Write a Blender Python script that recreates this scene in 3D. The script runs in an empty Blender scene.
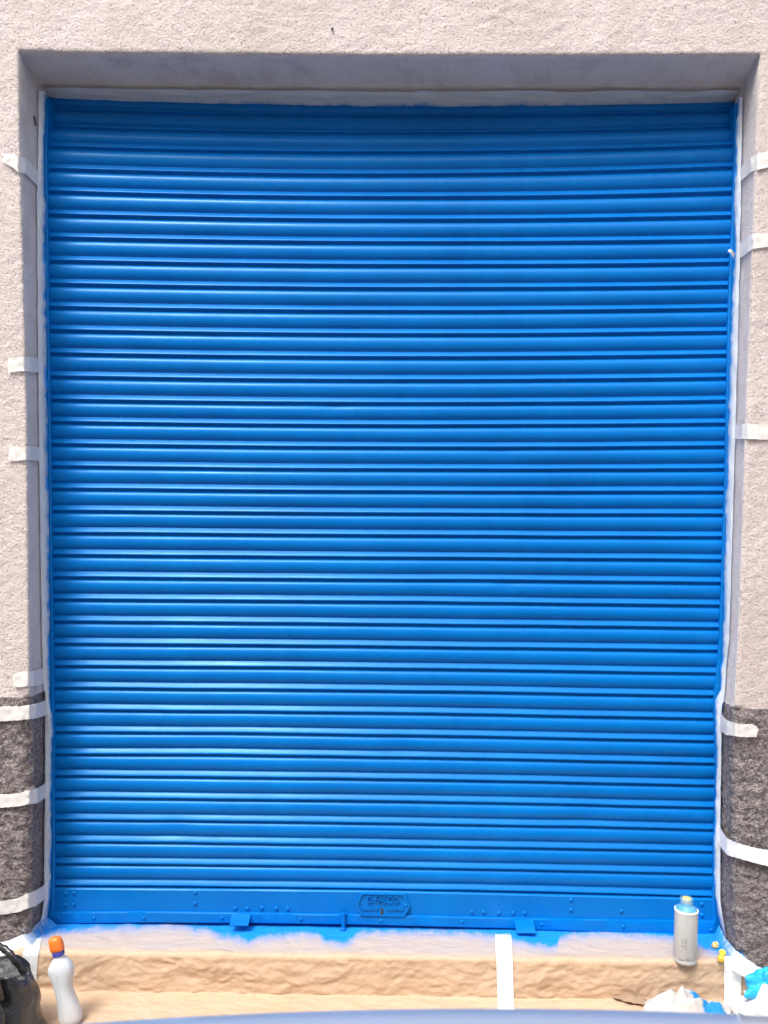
import bpy, math, random
import numpy as np
from mathutils import Vector, Matrix, noise

random.seed(7)
SC = bpy.context.scene
COL = SC.collection
V = Vector

# ------------------------------------------------------------------ camera model
CAM = np.array([0.060, -2.159, 1.031]); PITCH, ROLL, YAW = 0.039, 0.011, 0.008
F, CX, CY = 740.0, 400.0, 610.0
def _rot(rx, ry, rz):
    cx, sx, cy, sy, cz, sz = math.cos(rx), math.sin(rx), math.cos(ry), math.sin(ry), math.cos(rz), math.sin(rz)
    return (np.array([[1,0,0],[0,cx,-sx],[0,sx,cx]]) @ np.array([[cy,0,sy],[0,1,0],[-sy,0,cy]])
            @ np.array([[cz,-sz,0],[sz,cz,0],[0,0,1]]))
RM = _rot(PITCH, YAW, ROLL)
WAX = RM @ np.array([[1,0,0],[0,0,-1],[0,1,0]])     # rows: camera right, down, forward in world axes
def at(px, py, Y):
    """world point seen at a photo position, on the vertical plane y = Y"""
    d = WAX.T @ np.array([(px-CX)/F, (py-CY)/F, 1.0])
    return CAM + d*((Y-CAM[1])/d[1])
def atz(px, py, Z):
    d = WAX.T @ np.array([(px-CX)/F, (py-CY)/F, 1.0])
    return CAM + d*((Z-CAM[2])/d[2])
def proj(P):
    c = WAX @ (np.asarray(P)-CAM)
    return CX+F*c[0]/c[2], CY+F*c[1]/c[2]
def interp(x, pts):
    return float(np.interp(x, [p[0] for p in pts], [p[1] for p in pts]))
def sm(a, b, x):
    t = min(1, max(0, (x-a)/(b-a))); return t*t*(3-2*t)
def nz(x, y, z=0.0): return noise.noise(V((x, y, z)))
def fbm(x, y, z=0.0, o=4):
    s, a, f = 0, .5, 1
    for _ in range(o):
        s += a*noise.noise(V((x*f, y*f, z*f))); a *= .5; f *= 2.03
    return s

def facet(x, y, seed):
    """piecewise flat relief with sharp creases (crumpled sheet), about -0.5..0.5"""
    q = (x+y)*.3660254; i = math.floor(x+q); j = math.floor(y+q); fx = x+q-i; fy = y+q-j
    H = lambda a, b: noise.cell(V((a+.5, b+.5, seed+.5)))
    h0, h1 = H(i, j), H(i+1, j+1)
    if fx > fy: hm = H(i+1, j); return (h0+(hm-h0)*fx+(h1-hm)*fy)*.5
    hm = H(i, j+1); return (h0+(hm-h0)*fy+(h1-hm)*fx)*.5
# ------------------------------------------------------------------ materials
class NT:
    def __init__(s, name, rough=.6, color=(.5,.5,.5), **kw):
        s.m = bpy.data.materials.new(name); s.m.use_nodes = True
        s.t = s.m.node_tree; s.b = s.t.nodes['Principled BSDF']
        s.b.inputs['Base Color'].default_value = (*color, 1); s.b.inputs['Roughness'].default_value = rough
        for k, v in kw.items(): s.b.inputs[k.replace('_', ' ')].default_value = v
    def n(s, typ, **kw):
        nd = s.t.nodes.new(typ)
        for k, v in kw.items():
            if k in nd.inputs.keys(): nd.inputs[k].default_value = v
            else: setattr(nd, k, v)
        return nd
    def l(s, a, b): s.t.links.new(a, b)
    def coord(s, scale=(1,1,1)):
        c = s.n('ShaderNodeTexCoord'); mp = s.n('ShaderNodeMapping'); mp.inputs['Scale'].default_value = scale
        s.l(c.outputs['Object'], mp.inputs['Vector']); return mp.outputs['Vector']
    def noise(s, scale, detail=4, rough=.6, vec=None, dist=0):
        nd = s.n('ShaderNodeTexNoise'); nd.inputs['Scale'].default_value = scale; nd.inputs['Detail'].default_value = detail
        nd.inputs['Roughness'].default_value = rough; nd.inputs['Distortion'].default_value = dist
        s.l(vec if vec is not None else s.coord(), nd.inputs['Vector']); return nd.outputs['Fac']
    def vor(s, scale, feature='F1', vec=None):
        nd = s.n('ShaderNodeTexVoronoi'); nd.feature = feature; nd.inputs['Scale'].default_value = scale
        s.l(vec if vec is not None else s.coord(), nd.inputs['Vector']); return nd.outputs['Distance']
    def ramp(s, fac, stops, interp='LINEAR'):
        r = s.n('ShaderNodeValToRGB'); cr = r.color_ramp; cr.interpolation = interp
        while len(cr.elements) < len(stops): cr.elements.new(.5)
        for e, (p, c) in zip(cr.elements, stops):
            e.position = p; e.color = (*c, 1) if len(c) == 3 else c
        s.l(fac, r.inputs['Fac']); return r.outputs['Color']
    def mix(s, fac, a, b, mode='MIX'):
        m = s.n('ShaderNodeMix'); m.data_type = 'RGBA'; m.blend_type = mode
        for sock, v in ((m.inputs[0], fac), (m.inputs[6], a), (m.inputs[7], b)):
            if hasattr(v, 'is_output'): s.l(v, sock)
            elif isinstance(v, (int, float)): sock.default_value = v
            else: sock.default_value = (*v, 1)
        return m.outputs[2]
    def math(s, op, a, b=None, c=None):
        m = s.n('ShaderNodeMath'); m.operation = op
        for i, v in enumerate((a, b, c)):
            if v is None: continue
            if hasattr(v, 'is_output'): s.l(v, m.inputs[i])
            else: m.inputs[i].default_value = v
        return m.outputs[0]
    def attr(s, name):
        a = s.n('ShaderNodeAttribute'); a.attribute_name = name; return a.outputs['Fac']
    def bump(s, h, strength=.5, dist=.005, prev=None):
        b = s.n('ShaderNodeBump'); b.inputs['Strength'].default_value = strength; b.inputs['Distance'].default_value = dist
        s.l(h, b.inputs['Height'])
        if prev is not None: s.l(prev, b.inputs['Normal'])
        return b.outputs['Normal']
    def col(s, c): s.l(c, s.b.inputs['Base Color'])
    def rgh(s, c): s.l(c, s.b.inputs['Roughness'])
    def nor(s, c): s.l(c, s.b.inputs['Normal'])
G = lambda v: (v, v, v)
BLUE = (0.0008, 0.150, 0.52)
M = {}
# blue gloss paint
a = NT('blue_gloss_paint', .3, BLUE, Specular_IOR_Level=.28, Coat_Weight=.05, Coat_Roughness=.2)
v = a.coord(); vs = a.coord((.35, 1, 3.5))
cb = a.mix(a.ramp(a.noise(2.6, 6, .7, a.coord((.6, 1, 1.3))), [(.34, G(0)), (.66, G(1))]), (0.0003, .128, .45), (.0005, .163, .55))
cb = a.mix(a.ramp(a.noise(9, 5, .7, a.coord((1, 1, .16))), [(.50, G(0)), (.70, G(.6))]), cb, (.0006, .170, .54))
cb = a.mix(a.ramp(a.noise(230, 2, .5, v), [(.70, G(0)), (.76, G(.45))]), cb, (.03, .24, .50))
a.col(cb)
a.rgh(a.ramp(a.noise(9, 6, .7, vs), [(.3, G(.22)), (.72, G(.46))]))
nb = a.bump(a.noise(260, 3, .6, v), .10, .0012); nb = a.bump(a.noise(22, 4, .6, v), .12, .004, nb)
a.nor(nb); a.b.inputs['Specular Tint'].default_value = (.40, .84, 1, 1)
M['blue'] = a.m
# upper rough-cast stucco
a = NT('pale_pink_roughcast', .92); v = a.coord()
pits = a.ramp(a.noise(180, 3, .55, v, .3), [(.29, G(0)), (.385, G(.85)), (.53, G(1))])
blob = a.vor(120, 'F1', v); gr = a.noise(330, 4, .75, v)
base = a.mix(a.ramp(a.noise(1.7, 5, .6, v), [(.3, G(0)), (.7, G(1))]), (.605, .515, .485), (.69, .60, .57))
base = a.mix(a.math('MULTIPLY', a.math('SUBTRACT', 1.0, pits), .55), base, (.30, .22, .20))  # shade of the pits deepened in the base colour, same mask as the relief
streak = a.ramp(a.noise(6, 4, .6, a.coord((1, 1, .12))), [(.52, G(0)), (.72, G(1))])
base = a.mix(a.math('MULTIPLY', streak, .25), base, (.78, .72, .69))
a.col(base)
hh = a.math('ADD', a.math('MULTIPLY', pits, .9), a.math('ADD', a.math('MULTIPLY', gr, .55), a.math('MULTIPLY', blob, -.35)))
stn = a.ramp(a.noise(4.5, 6, .75, a.coord((1, 1, .35)), .4), [(.50, G(0)), (.74, G(.55))])
a.col(a.mix(stn, base, (.50, .385, .35)))
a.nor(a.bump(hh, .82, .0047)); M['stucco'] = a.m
# smoother reveal render
a = NT('grey_reveal_render', .9); v = a.coord()
base = a.mix(a.ramp(a.noise(5, 6, .7, v), [(.3, G(0)), (.7, G(1))]), (.74, .65, .595), (.82, .735, .685))
spots = a.ramp(a.noise(120, 4, .6, v), [(.28, G(1)), (.40, G(0))])
base = a.mix(a.math('MULTIPLY', spots, .4), base, (.22, .19, .18)); a.col(base)
stn = a.ramp(a.noise(8, 6, .75, v), [(.48, G(0)), (.70, G(.6))]); a.col(a.mix(stn, base, (.46, .38, .34)))
a.nor(a.bump(a.noise(170, 5, .7, v), 1.0, .006)); M['reveal'] = a.m
# plinth
a = NT('dark_roughcast_plinth', .85); v = a.coord()
n1 = a.ramp(a.noise(95, 6, .75, v, .6), [(.40, G(0)), (.60, G(1))])
base = a.mix(n1, (.125, .10, .097), (.42, .365, .355))
base = a.mix(a.ramp(a.noise(14, 5, .75, v), [(.52, G(0)), (.66, G(.5))]), base, (.22, .135, .135))
red = a.ramp(a.noise(38, 4, .7, v), [(.64, G(0)), (.70, G(1))])
redz = a.ramp(a.noise(5, 2, .5, v), [(.5, G(0)), (.6, G(.8))])
base = a.mix(a.math('MULTIPLY', red, redz), base, (.50, .12, .15))
base = a.mix(a.ramp(a.noise(170, 3, .6, v), [(.60, G(0)), (.68, G(.8))]), base, (.50, .46, .45))
base = a.mix(a.ramp(a.noise(150, 3, .6, a.coord((1, 1.3, 1.1))), [(.30, G(.8)), (.40, G(0))]), base, (.035, .03, .03))
a.col(base)
a.nor(a.bump(a.math('ADD', a.noise(150, 6, .75, v, .6), a.math('MULTIPLY', a.vor(120, 'F1', v), .6)), 1.0, .009)); M['plinth'] = a.m
# masking tape (crepe paper), blue overspray where attribute 'paint' is high
def tape_mat(name, alpha, c0, c1):
    a = NT(name, .5); v = a.coord(); at_ = a.attr('paint')
    base = a.mix(a.noise(40, 4, .6, v), c0, c1)
    p = a.math('ADD', at_, a.math('MULTIPLY', a.math('SUBTRACT', a.noise(60, 4, .65, v), .5), .8))
    pm = a.ramp(p, [(.12, G(0)), (.34, G(.22)), (.50, G(.6)), (.66, G(1))])
    a.col(a.mix(pm, base, (.012, .23, .68)))
    mist = a.math('MAXIMUM', pm, alpha); a.l(mist, a.b.inputs['Alpha'])
    a.nor(a.bump(a.noise(30, 3, .5, a.coord((1, 1, .5)), 1.0), .45, .006))
    return a.m
M['tape'] = tape_mat('cream_crepe_tape', .86, (.76, .72, .67), (.86, .83, .79))
M['tape_thin'] = tape_mat('translucent_masking_film', .70, (.70, .75, .80), (.80, .84, .87))
M['tape_white'] = tape_mat('white_paper_tape', .99, (.84, .83, .82), (.90, .90, .89))
# kraft paper
a = NT('brown_kraft_paper', .75, Specular_IOR_Level=.3); v = a.coord(); pa = a.attr('paint'); mi = a.attr('mist')
base = a.mix(a.noise(7, 5, .65, v), (.50, .345, .225), (.575, .42, .29))
base = a.mix(a.ramp(a.noise(260, 2, .5, a.coord((.25, 1, 1))), [(.4, G(0)), (.8, G(.25))]), base, (.43, .275, .155))
mm = a.math('MULTIPLY', mi, a.ramp(a.noise(11, 5, .6, a.coord((.6, 1.6, 1))), [(.2, G(.55)), (.75, G(1))]))
base = a.mix(mm, base, (.40, .368, .372))
p = a.math('ADD', pa, a.math('MULTIPLY', a.math('SUBTRACT', a.noise(26, 6, .7, v), .5), .5))
p = a.math('ADD', p, a.math('MULTIPLY', a.math('SUBTRACT', a.noise(300, 2, .6, v), .5), .38))
a.col(a.mix(a.ramp(p, [(.0, G(0)), (.22, G(.10)), (.40, G(.45)), (.56, G(1))]), base, (.003, .23, .72)))
a.nor(a.bump(a.noise(90, 4, .6, v), .25, .003)); M['kraft'] = a.m
# others
a = NT('grey_pavement', .9); v = a.coord()
a.col(a.mix(a.noise(25, 6, .7, v), (.20, .19, .18), (.32, .31, .30))); a.nor(a.bump(a.noise(140, 4, .6, v), .4, .004)); M['pave'] = a.m
a = NT('asphalt', .9); v = a.coord()
a.col(a.mix(a.noise(120, 4, .7, v), (.035, .035, .036), (.075, .074, .072))); a.nor(a.bump(a.noise(220, 3, .6, v), .6, .005)); M['asphalt'] = a.m
a = NT('kerb_stone', .85); v = a.coord()
a.col(a.mix(a.noise(60, 5, .7, v), (.25, .24, .23), (.40, .39, .37))); M['kerb'] = a.m
a = NT('can_label', .38, Metallic=.15); v = a.coord()
a.col(a.mix(a.noise(30, 3, .5, v), (.44, .445, .435), (.52, .522, .51))); M['can'] = a.m
M['can_rim'] = NT('can_rim_white', .4, (.78, .78, .76)).m
M['metal'] = NT('bare_steel', .3, (.55, .55, .56), Metallic=.9).m
M['blue_dome'] = NT('blue_can_dome', .45, (.09, .32, .56)).m
M['clear'] = NT('clear_blue_plastic_collar', .15, (.25, .58, .85), Alpha=.30).m
M['ink'] = NT('grey_print', .6, (.17, .18, .20)).m
a = NT('yellow_nozzle_plastic', .4); a.col(a.mix(a.noise(160, 2, .5), (.86, .50, .035), (.92, .64, .06))); M['yellow'] = a.m
M['orange_nozzle'] = NT('orange_nozzle_plastic', .4, (.86, .56, .20)).m
a = NT('white_bottle_plastic', .3, Subsurface_Weight=.0); a.col(a.mix(a.noise(12, 3, .5), (.54, .565, .59), (.61, .635, .66))); M['bottle'] = a.m
a = NT('orange_cap_plastic', .38); a.col(a.mix(a.noise(60, 3, .5), (.82, .16, .018), (.90, .22, .03))); M['orange'] = a.m
M['navy'] = NT('violet_blue_plastic', .4, (.055, .055, .32)).m
a = NT('black_leather', .30, Coat_Weight=.5, Coat_Roughness=.12); v = a.coord()
a.col(a.mix(a.noise(8, 4, .6, v), (.010, .010, .012), (.026, .026, .030)))
a.rgh(a.ramp(a.noise(20, 4, .6, v), [(.3, G(.18)), (.7, G(.40))]))
a.nor(a.bump(a.noise(38, 6, .65, v, .6), .7, .008)); M['leather'] = a.m
a = NT('white_cloth', .85); v = a.coord(); pa = a.attr('paint')
p = a.math('ADD', pa, a.math('MULTIPLY', a.math('SUBTRACT', a.noise(70, 5, .7, a.coord((.4, 1, 1.4))), .5), .9))
a.col(a.mix(a.ramp(p, [(.42, G(0)), (.66, G(1))]), a.mix(a.noise(14, 4, .6, v), (.44, .405, .38), (.58, .55, .52)), (.01, .22, .50)))
a.nor(a.bump(a.noise(60, 5, .6, v), .5, .005)); M['cloth'] = a.m
a = NT('white_film_plastic', .42); v = a.coord()
a.col(a.mix(a.noise(14, 4, .6, v), (.60, .60, .60), (.72, .72, .72))); a.nor(a.bump(a.noise(50, 5, .6, v), .5, .006)); M['film'] = a.m
a = NT('cyan_glove_rubber', .45); v = a.coord()
a.col(a.mix(a.noise(30, 4, .6, v), (.008, .33, .66), (.03, .47, .80))); a.nor(a.bump(a.noise(70, 5, .6, v), .5, .005)); M['glove'] = a.m
a = NT('dirty_brown_paper', .85); v = a.coord()
a.col(a.mix(a.noise(50, 4, .6, v), (.20, .13, .085), (.40, .28, .19))); M['scrap'] = a.m
a = NT('grey_blue_car_paint', .32, (.33, .375, .47), Metallic=.2, Coat_Weight=.7, Coat_Roughness=.05); M['car'] = a.m
M['glass'] = NT('dark_car_glass', .05, (.02, .025, .03)).m
M['tyre'] = NT('tyre_rubber', .8, (.02, .02, .02)).m
M['lamp'] = NT('headlamp_lens', .08, (.7, .72, .74)).m
M['dark'] = NT('rusty_dark_metal', .6, (.035, .03, .03)).m
M['inside'] = NT('opening_back_cap', .9, (.25, .25, .25)).m  # for the unseen cap added behind the shutter to keep light out

# ------------------------------------------------------------------ object helpers
def mesh_obj(name, verts, faces, mat, parent=None, smooth=True, attrs=None, mats=None, fmat=None, sharp=None):
    me = bpy.data.meshes.new(name)
    off = V(parent_world(parent)) if parent is not None else V((0,0,0))
    me.from_pydata([tuple(V(p)-off) for p in verts], [], [tuple(f) for f in faces])
    for m in (mats or [mat]): me.materials.append(m)
    if fmat: me.polygons.foreach_set('material_index', fmat)
    if smooth: me.polygons.foreach_set('use_smooth', [True]*len(me.polygons))
    for k, vals in (attrs or {}).items():
        at_ = me.attributes.new(k, 'FLOAT', 'POINT'); at_.data.foreach_set('value', [float(x) for x in vals])
    me.validate(); me.update()
    if sharp: me.set_sharp_from_angle(angle=math.radians(sharp))
    o = bpy.data.objects.new(name, me); COL.objects.link(o)
    if parent is not None: o.parent = parent
    return o
def parent_world(p):
    x = V((0,0,0))
    while p is not None:
        x = x + p.location; p = p.parent
    return x
def thing(name, label, cat, loc, group=None):
    o = bpy.data.objects.new(name, None); COL.objects.link(o); o.location = loc; o.empty_display_size = .05
    o['label'] = label; o['category'] = cat
    if group: o['group'] = group
    return o
def tag(o, label, cat, group=None):
    o['label'] = label; o['category'] = cat
    if group: o['group'] = group
    return o
class MB:
    def __init__(s): s.v = []; s.f = []
    def grid(s, P, close_u=False, close_v=False, flip=False):
        nu, nv = len(P), len(P[0]); b = len(s.v)
        for r in P: s.v += [tuple(p) for p in r]
        for i in range(nu if close_u else nu-1):
            for j in range(nv if close_v else nv-1):
                q = [b+i*nv+j, b+((i+1)%nu)*nv+j, b+((i+1)%nu)*nv+(j+1)%nv, b+i*nv+(j+1)%nv]
                s.f.append(q[::-1] if flip else q)
        return b
    def lathe(s, prof, c=(0,0,0), n=32, axis='z', cap=True, tilt=None, zk=1.0):
        P = []; prof = [(r, z*zk) for r, z in prof]
        for r, z in prof:
            ring = []
            for k in range(n):
                a = 2*math.pi*k/n; p = V((r*math.cos(a), r*math.sin(a), z))
                if axis == 'y': p = V((p.x, -p.z, p.y))
                if axis == 'x': p = V((p.z, p.x, p.y))
                if tilt is not None: p = tilt @ p
                ring.append(tuple(p+V(c)))
            P.append(ring)
        b = s.grid(P, close_v=True, flip=True)
        if cap:
            s.f.append([b+k for k in range(n)][::-1]); e = b+(len(prof)-1)*n; s.f.append([e+k for k in range(n)])
    def tube(s, pts, r, n=10, flat=1.0):
        P = []; m = len(pts)
        for i, p in enumerate(pts):
            t = V(pts[min(i+1, m-1)])-V(pts[max(i-1, 0)]); t.normalize()
            up = V((0,1,0)) if abs(t.y) < .9 else V((1,0,0))
            u = t.cross(up).normalized(); w = t.cross(u).normalized()
            rr = r[i] if isinstance(r, (list, tuple)) else r
            P.append([tuple(V(p)+u*math.cos(2*math.pi*k/n)*rr+w*math.sin(2*math.pi*k/n)*rr*flat) for k in range(n)])
        b = s.grid(P, close_v=True)
        s.f.append([b+k for k in range(n)][::-1]); e = b+(m-1)*n; s.f.append([e+k for k in range(n)])
    def box(s, x0, x1, y0, y1, z0, z1, bev=0.0):
        if bev <= 0:
            b = len(s.v)
            s.v += [(x,y,z) for x in (x0,x1) for y in (y0,y1) for z in (z0,z1)]
            s.f += [[b+i for i in q] for q in ((0,1,3,2),(4,6,7,5),(0,4,5,1),(2,3,7,6),(0,2,6,4),(1,5,7,3))]
        else:
            s.prism([(x0+bev, z0),(x1-bev, z0),(x1, z0+bev),(x1, z1-bev),(x1-bev, z1),(x0+bev, z1),(x0, z1-bev),(x0, z0+bev)], y0, y1, bev)
    def prism(s, poly, y0, y1, bev=0.0):
        """polygon in x,z; front face at y0 (towards the street), back at y1; front edge chamfered"""
        n = len(poly); b = len(s.v)
        cx = sum(p[0] for p in poly)/n; cz = sum(p[1] for p in poly)/n
        def ins(p):
            d = V((cx-p[0], cz-p[1]));
            if d.length > 0: d.normalize()
            return (p[0]+d.x*bev*1.3, p[1]+d.y*bev*1.3)
        s.v += [(ins(p)[0], y0, ins(p)[1]) for p in poly] + [(p[0], y0+bev, p[1]) for p in poly] + [(p[0], y1, p[1]) for p in poly]
        s.f.append([b+i for i in range(n)])
        s.f.append([b+2*n+i for i in range(n)][::-1])
        for k in (0, n):
            for i in range(n):
                j = (i+1) % n
                s.f.append([b+k+i, b+k+n+i, b+k+n+j, b+k+j])
    def build(s, name, mat, parent=None, smooth=True, sharp=35, attrs=None):
        o = mesh_obj(name, s.v, s.f, mat, parent, smooth, attrs)
        bm_fix(o)
        if smooth and sharp: o.data.set_sharp_from_angle(angle=math.radians(sharp))
        return o
import bmesh
def bm_fix(o):
    bm = bmesh.new(); bm.from_mesh(o.data); bmesh.ops.recalc_face_normals(bm, faces=bm.faces); bm.to_mesh(o.data); bm.free()
def struct(o):
    o['kind'] = 'structure'; return o

# ------------------------------------------------------------------ dimensions
D = 0.14                                   # reveal depth in front of the shutter plane
T, S = 0.180, 0.109                        # step tread beyond shutter plane, step height
ZG = -S                                    # pavement level
XLF = [(50,18),(130,19),(400,26),(640,28.5),(800,30),(945,27)]
XRF = [(54,761),(150,757),(470,745),(640,739),(730,734),(845,735),(975,738)]
XLI = [(95,43),(400,45),(640,47),(920,45)]
XRI = [(104,739),(300,735),(480,730),(640,726),(720,721),(900,719),(935,719)]
def edge_fn(tab, Y):
    pts = sorted((at(px, py, Y)[2], at(px, py, Y)[0]) for py, px in tab)
    return lambda z: interp(z, pts)
xLF, xRF, xLI, xRI = edge_fn(XLF, -D), edge_fn(XRF, -D), edge_fn(XLI, 0), edge_fn(XRI, 0)
def jamb_x(side, z, Y):
    """x of the reveal surface at height z and depth Y (side -1 left, +1 right)"""
    t = (Y+D)/D
    f, i = (xLF(z), xLI(z)) if side < 0 else (xRF(z), xRI(z))
    return f+(i-f)*t
SOF = sorted((at(x, y, -D)[0], at(x, y, -D)[2]) for x, y in [(18,50),(100,52.5),(384,55),(650,54.5),(761,54)])
zSOF = lambda x: interp(x, SOF)
ZPL, ZPR = at(20, 697, -D)[2], at(750, 708, -D)[2]   # plinth tops

# ------------------------------------------------------------------ facade
ZT = zSOF(0)
st = .006
us = [-9, -6, -4, -2.6, -2.0, -1.7] + list(np.arange(-1.5, -1.0001, st)) + list(np.arange(-1.0, 1.0001, .008)) + list(np.arange(1.0+st, 1.5, st)) + [1.7, 2.0, 2.6, 4, 6, 9]
us = sorted(set(round(float(u), 5) for u in us))
zlo = list(np.arange(-.25, ZT-.0001, .0065)); zlo = [float(z) for z in zlo[:-1]] + [ZT]
zhi = [ZT+st*k for k in range(1, 70)] + [ZT+.6, ZT+.9, ZT+1.4, ZT+2.2, ZT+3.5]
zs = zlo+zhi; jt = len(zlo)-1
# make rows fall on the plinth tops
iL = min(range(len(zs)), key=lambda k: abs(zs[k]-ZPL)); iR = min(range(len(zs)), key=lambda k: abs(zs[k]-ZPR))
uL = us.index(-1.0); uR = us.index(1.0)
def warp(u, z):
    zc = min(z, ZT)
    wl = max(0, 1-abs(u+1)/.5) if u < -1 else max(0, 1-abs(u+1)/1.0)
    wr = max(0, 1-abs(u-1)/.5) if u > 1 else max(0, 1-abs(u-1)/1.0)
    x = u+(xLF(zc)+1)*wl+(xRF(zc)-1)*wr
    wz = max(0, 1-abs(z-ZT)/.35)
    return x, z+(zSOF(min(max(x, SOF[0][0]), SOF[-1][0]))-ZT)*wz
verts, vid = [], {}
reg = []        # per vertex displacement class weight: 0 stucco, 1 plinth
def isp(x, z, side):
    zp = ZPL if side < 0 else ZPR
    return z < zp
ridx = {}
for j, z in enumerate(zs):
    for i, u in enumerate(us):
        if uL < i < uR and j < jt: continue
        x, zz = warp(u, z)
        pl = j <= (iL if u < 0 else iR) and abs(u) >= 1
        r = .028 if pl else .003
        d = abs(u)-1 if j < jt or abs(u) > 1 else 9
        if j >= jt:
            d = math.hypot(max(0, abs(u)-1), z-ZT) if abs(u) > 1 else z-ZT
        y = -D
        if d < r: y += r-math.sqrt(max(0, r*r-(r-d)**2))
        vid[(i, j)] = len(verts); verts.append([x, y, zz]); reg.append((1 if pl else 0, u, 0))
faces, fm = [], []
for j in range(len(zs)-1):
    for i in range(len(us)-1):
        if uL <= i < uR and j < jt: continue
        faces.append((vid[(i,j)], vid[(i+1,j)], vid[(i+1,j+1)], vid[(i,j+1)]))
        if us[i] < 0: pl = j < iL and us[i] < -1
        else: pl = j < iR
        fm.append((1 if us[i] < 0 else 2) if pl else 0)
# reveal: sweep the opening border inwards
path = [(uL, j) for j in range(jt)] + [(i, jt) for i in range(uL, uR+1)] + [(uR, j) for j in range(jt-1, -1, -1)]
ys = [-D+.020, -D+.03]+[-D+.03+.0075*k for k in range(1, 25)]+[.09, .40]
prev = [vid[p] for p in path]
NI = len(path)
innerprev = None
for yk, Y in enumerate(ys):
    cur = []
    for (i, j) in path:
        z = zs[j]; u = us[i]; t = (Y+D)/D
        if j < jt:
            side = -1 if i == uL else 1
            Yk = max(Y, -D+.031+.0006*yk) if j <= (iL if u < 0 else iR) else Y
            x = jamb_x(side, z, min(Yk, .03)); zz = warp(u, z)[1]
        else:
            xf = warp(u, ZT)[0]; a0, a1 = xLF(ZT), xRF(ZT); b0, b1 = jamb_x(-1, ZT, min(Y, .03)), jamb_x(1, ZT, min(Y, .03))
            x = b0+(xf-a0)/(a1-a0)*(b1-b0); zz = zSOF(min(max(xf, SOF[0][0]), SOF[-1][0]))
        pl = j <= (iL if u < 0 else iR) and j < jt
        cur.append(len(verts)); verts.append([x, Yk if j < jt else Y, zz]); reg.append((1 if pl else 0, u, 1))
    for k in range(NI-1):
        faces.append((cur[k], cur[k+1], prev[k+1], prev[k]))
        j0 = path[k][1]; j1 = path[k+1][1]; lo = min(j0, j1)
        left = k < jt; right = k >= NI-1-jt
        pl = (left and lo < iL) or (right and lo < iR)
        inside = Y > .1
        fm.append((1 if left else 2) if pl else 3)
    prev = cur
faces.append(tuple(prev)); fm.append(4)  # closing face added so no light leaks in from behind the opening
# real relief along the normals
tmp = bpy.data.meshes.new('tmp'); tmp.from_pydata(verts, [], faces); tmp.update()
nrm = np.zeros(len(verts)*3); tmp.vertex_normals.foreach_get('vector', nrm); nrm = nrm.reshape(-1, 3)
bpy.data.meshes.remove(tmp)
newv = []
for k, (p, (pl, u, rv)) in enumerate(zip(verts, reg)):
    x, y, z = p
    if abs(x) > 1.6 or z > 3.0 or y > .08: h = 0
    elif pl:
        zp = ZPL if u < 0 else ZPR
        fade = sm(0, .03, zp-z)
        b = 1-abs(noise.noise(V((x*55, y*55, z*66))))*1.6
        h = (.0065*b+.010*fbm(x*36, y*36, z*44, 4)-.002)*(.35+.65*fade)
        if rv: h *= .55
    else:
        h = .0038*fbm(x*75, y*75, z*75, 3)+.0035*fbm(x*6, y*6, z*6, 2)
        if rv: h *= .45
    n = nrm[k]
    if rv or True:
        newv.append((x+n[0]*h, y+n[1]*h, z+n[2]*h))
verts = newv
fac = thing('building_facade', 'pale pink roughcast building front with dark plinth round the shutter opening', 'building', (0, -D, 0))
def sub(name, ids, mats, remap):
    idx = {}; vv = []; ff = []; mi = []
    for f, m in zip(faces, fm):
        if m not in ids: continue
        g = []
        for q in f:
            if q not in idx: idx[q] = len(vv); vv.append(verts[q])
            g.append(idx[q])
        ff.append(g); mi.append(remap[m])
    return mesh_obj(name, vv, ff, None, fac, True, mats=mats, fmat=mi)
sub('stucco_wall', (0, 3, 4), [M['stucco'], M['reveal'], M['inside']], {0: 0, 3: 1, 4: 2})
sub('plinth', (1,), [M['plinth']], {1: 0})['label'] = 'dark reddish brown plinth beside the black bag'
sub('plinth', (2,), [M['plinth']], {2: 0})['label'] = 'grey plinth with faint pink paint flecks'
# building flat roof slab + side returns so the front has depth from other positions
mb = MB(); mb.box(-9, 9, -D+.002, 4, ZT+3.5, ZT+3.7); mb.box(-9.0, -8.8, -D+.004, 4, -.25, ZT+3.498); mb.box(8.8, 9, -D+.004, 4, -.25, ZT+3.498)
mb.box(-8.8, 8.8, 3.8, 4, -.25, ZT+3.498)
mb.build('side_wall', M['reveal'], fac, smooth=False)

# ------------------------------------------------------------------ ground
def quad(name, x0, x1, y0, y1, z, m):
    return struct(mesh_obj(name, [(x0,y0,z),(x1,y0,z),(x1,y1,z),(x0,y1,z)], [(0,1,2,3)], m, smooth=False))
quad('ground', -400, 400, -400, 400, ZG-.16, M['asphalt'])
quad('road', -60, 60, -9.5, -1.52, ZG-.15, M['asphalt'])
mb = MB(); mb.box(-60, 60, -1.40, 0, ZG-.2, ZG-.004); struct(mb.build('pavement', M['pave'], smooth=False))
mb = MB(); mb.box(-60, 60, -1.52, -1.402, ZG-.2, ZG-.002, 0); struct(mb.build('kerb', M['kerb'], smooth=False))
mb = MB(); mb.box(xLI(0)-.13, xRI(0)+.012, -T+.016, .38, ZG-.01, -.016); struct(mb.build('doorstep', M['kerb'], smooth=False))

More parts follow.
